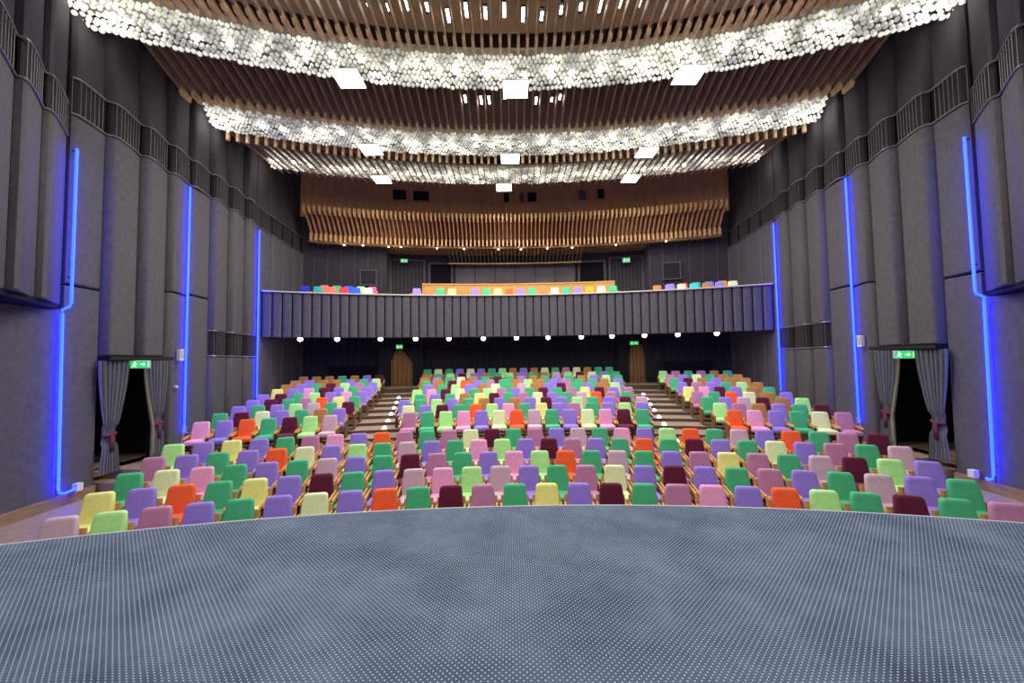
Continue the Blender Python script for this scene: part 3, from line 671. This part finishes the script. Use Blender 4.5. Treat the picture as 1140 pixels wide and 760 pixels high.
# crystal bands
def band(label, Ra, za, Rb, zb, rows, r, lim, seed, individual=0):
    rnd = random.Random(seed); t = thing('crystal_chandelier', (0, yR(Ra, 0), za), label, 'chandelier', 'curved crystal globe bands')
    amax = math.asin(lim/((Ra+Rb)/2)); dens = r*1.92; n = int(2*amax*Ra/dens); mb = MB(); wires = MB(); count = 0; dets = []
    for j in range(rows):
        q = j/(rows-1); R = Ra+(Rb-Ra)*q; z = za+(zb-za)*q
        for i in range(n):
            a = -amax+2*amax*(i+.5*(j % 2))/n; p = PO(R+rnd.uniform(-.02, .02), a, z+rnd.uniform(-.035, .035))
            rr = r*rnd.uniform(.85, 1.05)
            dets.append((p, rr, j))
    low = [d for d in dets if d[2] == rows-1] if individual else []
    low.sort(key=lambda d: d[0][1]); pick = {id(d) for d in low[:individual]}
    me = None
    for d in dets:
        p, rr, j = d
        if id(d) in pick:
            if me is None: g = MB(); g.ball((0, 0, 0), r, 10, 6); me = g.mesh('glass_globe', M['globe'], True)
            ob = bpy.data.objects.new('glass_globe', me); COL.objects.link(ob); ob.parent = t
            ob.location = Vector(p)-Vector(t['_o'])
        else: mb.ball(p, rr, 8, 5)
    ob = mb.build('glass_globe', M['globe'], t, True); ob['kind'] = 'stuff'
    fr = MB(); R = []
    for i in range(61):
        a = -amax+2*amax*i/60; R.append([PO(Ra-.03, a, za+.16), PO(Ra-.03, a, za+.24), PO(Rb+.03, a, zb+.40), PO(Rb+.03, a, zb+.32)])
    fr.rings(R); fr.build('carrier_frame', M['crystal_back'], t)
    bl = MB(); bl.ball((0, 0, 0), .06, 8, 6); bme = bl.mesh('bulb', M['bulb'], True); nb = int(2*amax*Ra/.62)
    for i in range(nb):
        a = -amax+2*amax*(i+.5)/nb; R = (Ra+Rb)/2-.1+rnd.uniform(-.12, .12); ob = bpy.data.objects.new('bulb', bme); COL.objects.link(ob); ob.parent = t
        q = (R-Ra)/(Rb-Ra); ob.location = Vector(PO(R, a+rnd.uniform(-.006, .006), za+(zb-za)*q-.055))-Vector(t['_o'])
    wr = MB()
    for i in range(0, n, 3):
        a = -amax+2*amax*i/n; wr.tube([PO(Ra, a, za), PO(Ra, a, za+.22)], .006, 3); wr.tube([PO(Rb, a, zb), PO(Rb, a, zb+.36)], .006, 3)
    wr.build('wire', M['metal'], t)
band('wide curved band of lit glass globes closest to the stage', 22.18, 8.10, 22.92, 7.78, 8, .062, 9.9, 1, 100)
band('second curved band of lit glass globes from the stage', 26.05, 8.22, 27.0, 8.0, 9, .055, 10.1, 2)
band('third and farthest curved band of lit glass globes', 28.95, 8.38, 30.1, 8.30, 9, .060, 10.1, 3)

# floodlight panels
FP = [(-4.5, 10.14, 7.5), (-.07, 10.64, 7.5), (4.54, 10.17, 7.5), (-5.26, 13.94, 7.65), (-.23, 14.71, 7.65), (4.86, 14.39, 7.65), (-5.81, 16.81, 7.9), (-.52, 17.78, 7.9), (5.07, 17.05, 7.9)]
for i, (x, y, z) in enumerate(FP):
    row = ['row nearest the stage', 'middle row', 'farthest row'][i//3]; ps = ['left', 'centre', 'right'][i % 3]
    t = thing('floodlight_panel', (x, y, z+.06), 'square white LED panel hanging from ceiling, %s of the %s' % (ps, row), 'ceiling light', 'square LED ceiling panels')
    m = MB(); m.box((x, y, z+.035), (.66, .66, .05)); m.build('housing', M['alu'], t)
    m = MB(); m.box((x, y, z), (.68, .68, .02)); m.build('diffuser', M['led'], t)
    m = MB()
    for q in (-.25, .25): m.tube([(x+q, y, z+.08), (x+q, y, z+.9)], .01, 5)
    m.build('hanging_rod', M['metal'], t)
    L = bpy.data.lights.new('flood', 'AREA'); L.shape = 'SQUARE'; L.size = .68; L.energy = 280 if i < 6 else 190; L.color = (1, .99, .97)
    lo = bpy.data.objects.new('flood_lamp', L); COL.objects.link(lo); lo.location = (x, y, z-.03)
# tube lamps seen between the slats
def tubes(R, z, xsl, label):
    rnd = random.Random(5)
    for i, x in enumerate(xsl):
        y = yR(R, x)+rnd.uniform(-.12, .15); hl = rnd.uniform(.08, .2); t = thing('tube_lamp', (x, y, z), label, 'lamp', label)
        m = MB(); m.box((x, y, z+.03), (.10, .42, .05)); m.build('housing', M['darkmetal'], t)
        m = MB(); m.box((x, y, z), (.06, hl*2, .03)); m.build('tube', M['bulb'], t)
tubes(21.2, 8.46, [(i+.5)*.23 for i in range(-38, 38, 2)], 'white tube lamp glinting between slats near the stage')
tubes(24.6, 8.62, [(i+.5)*.26 for i in (-7, -5, -4, -2, 2, 4, 5)], 'white tube lamp between slats of middle ceiling section')
# downlights of the canopy
for i, (x, y) in enumerate(((-8.6, 19.6), (-7.7, 19.7), (-6.5, 20.0), (-5.9, 20.1), (-4.1, 20.4), (-2.7, 20.6), (-.9, 20.75), (.3, 20.8), (1.7, 20.7), (3.0, 20.6), (5.2, 20.2), (7.6, 19.7))):
    t = thing('canopy_downlight', (x, y, 5.9), 'small warm downlight in canopy underside, %s from left' % ORD[i], 'downlight', 'canopy downlights')
    m = MB(); m.tube([(x, y, 5.97), (x, y, 5.90)], .07, 10); m.build('can', M['metal'], t, True)
    m = MB(); m.ball((x, y, 5.89), .05, 8, 5, .6); m.build('lens', M['warm'], t, True)
    L = bpy.data.lights.new('down', 'POINT'); L.energy = 2.5; L.color = (1, .8, .55); L.shadow_soft_size = .06
    lo = bpy.data.objects.new('downlight_lamp', L); COL.objects.link(lo); lo.location = (x, y-.15, 5.80)

# small lamps ending each crystal band, washing the side walls
for s in (-1, 1):
    for R, x, z, e in ((22.5, 9.3, 7.75, 16), (26.5, 9.75, 7.85, 16), (29.6, 9.95, 8.0, 14)):
        L = bpy.data.lights.new('wash', 'POINT'); L.energy = e; L.color = (1, .98, .93); L.shadow_soft_size = .08
        lo = bpy.data.objects.new('wall_wash_lamp', L); COL.objects.link(lo); lo.location = (s*x, yR(R, x), z-.12)
# ------------------------------------------------------------------ lights, world, camera
def area(loc, rot, sx, sy, e, col=(1, 1, 1)):
    L = bpy.data.lights.new('area', 'AREA'); L.shape = 'RECTANGLE'; L.size = sx; L.size_y = sy; L.energy = e; L.color = col
    o = bpy.data.objects.new('area_lamp', L); COL.objects.link(o); o.location = loc; o.rotation_euler = rot; return o
area((0, -3.5, 6.0), (math.radians(62), 0, 0), 12, 3, 520, (1, .98, .96))      # soft frontal fill added behind the viewpoint, out of view
area((0, 1.5, 7.0), (math.radians(10), 0, 0), 12, 1.5, 420, (.95, .97, 1))        # border lights over the stage
area((-2.5, 19.6, 1.0), (math.radians(-10), 0, 0), 9, .4, 40, (1, .95, .88)); area((5.0, 19.3, 1.0), (math.radians(-10), 0, 0), 6, .4, 28, (1, .95, .88))
wd = bpy.data.worlds.new('World'); SC.world = wd; wd.use_nodes = True
wd.node_tree.nodes['Background'].inputs[0].default_value = (1, .98, .96, 1); wd.node_tree.nodes['Background'].inputs[1].default_value = .25

cd = bpy.data.cameras.new('Camera'); cam = bpy.data.objects.new('Camera', cd); COL.objects.link(cam); SC.camera = cam
cd.sensor_fit = 'HORIZONTAL'; cd.sensor_width = 36; cd.lens = 440/1140*36; cd.clip_end = 200
pitch, yaw, roll = math.radians(2.703), math.radians(.123), math.radians(-.825)
cy_, sy_, cp, sp = cos(yaw), sin(yaw), cos(pitch), sin(pitch)
fw = Vector((sy_*cp, cy_*cp, sp)); rt = Vector((cy_, -sy_, 0)); up = rt.cross(fw)
r2 = rt*cos(roll)+up*sin(roll); u2 = -rt*sin(roll)+up*cos(roll)
mt = Matrix((r2, u2, -fw)).transposed().to_4x4(); mt.translation = Vector((-.292, 0, 0)); cam.matrix_world = mt

for o in list(SC.objects):
    if o.parent is None: o.location.z += ZO
    if '_o' in o: del o['_o']
SC.view_settings.view_transform = 'Standard'; SC.view_settings.look = 'None'; SC.view_settings.exposure = 0
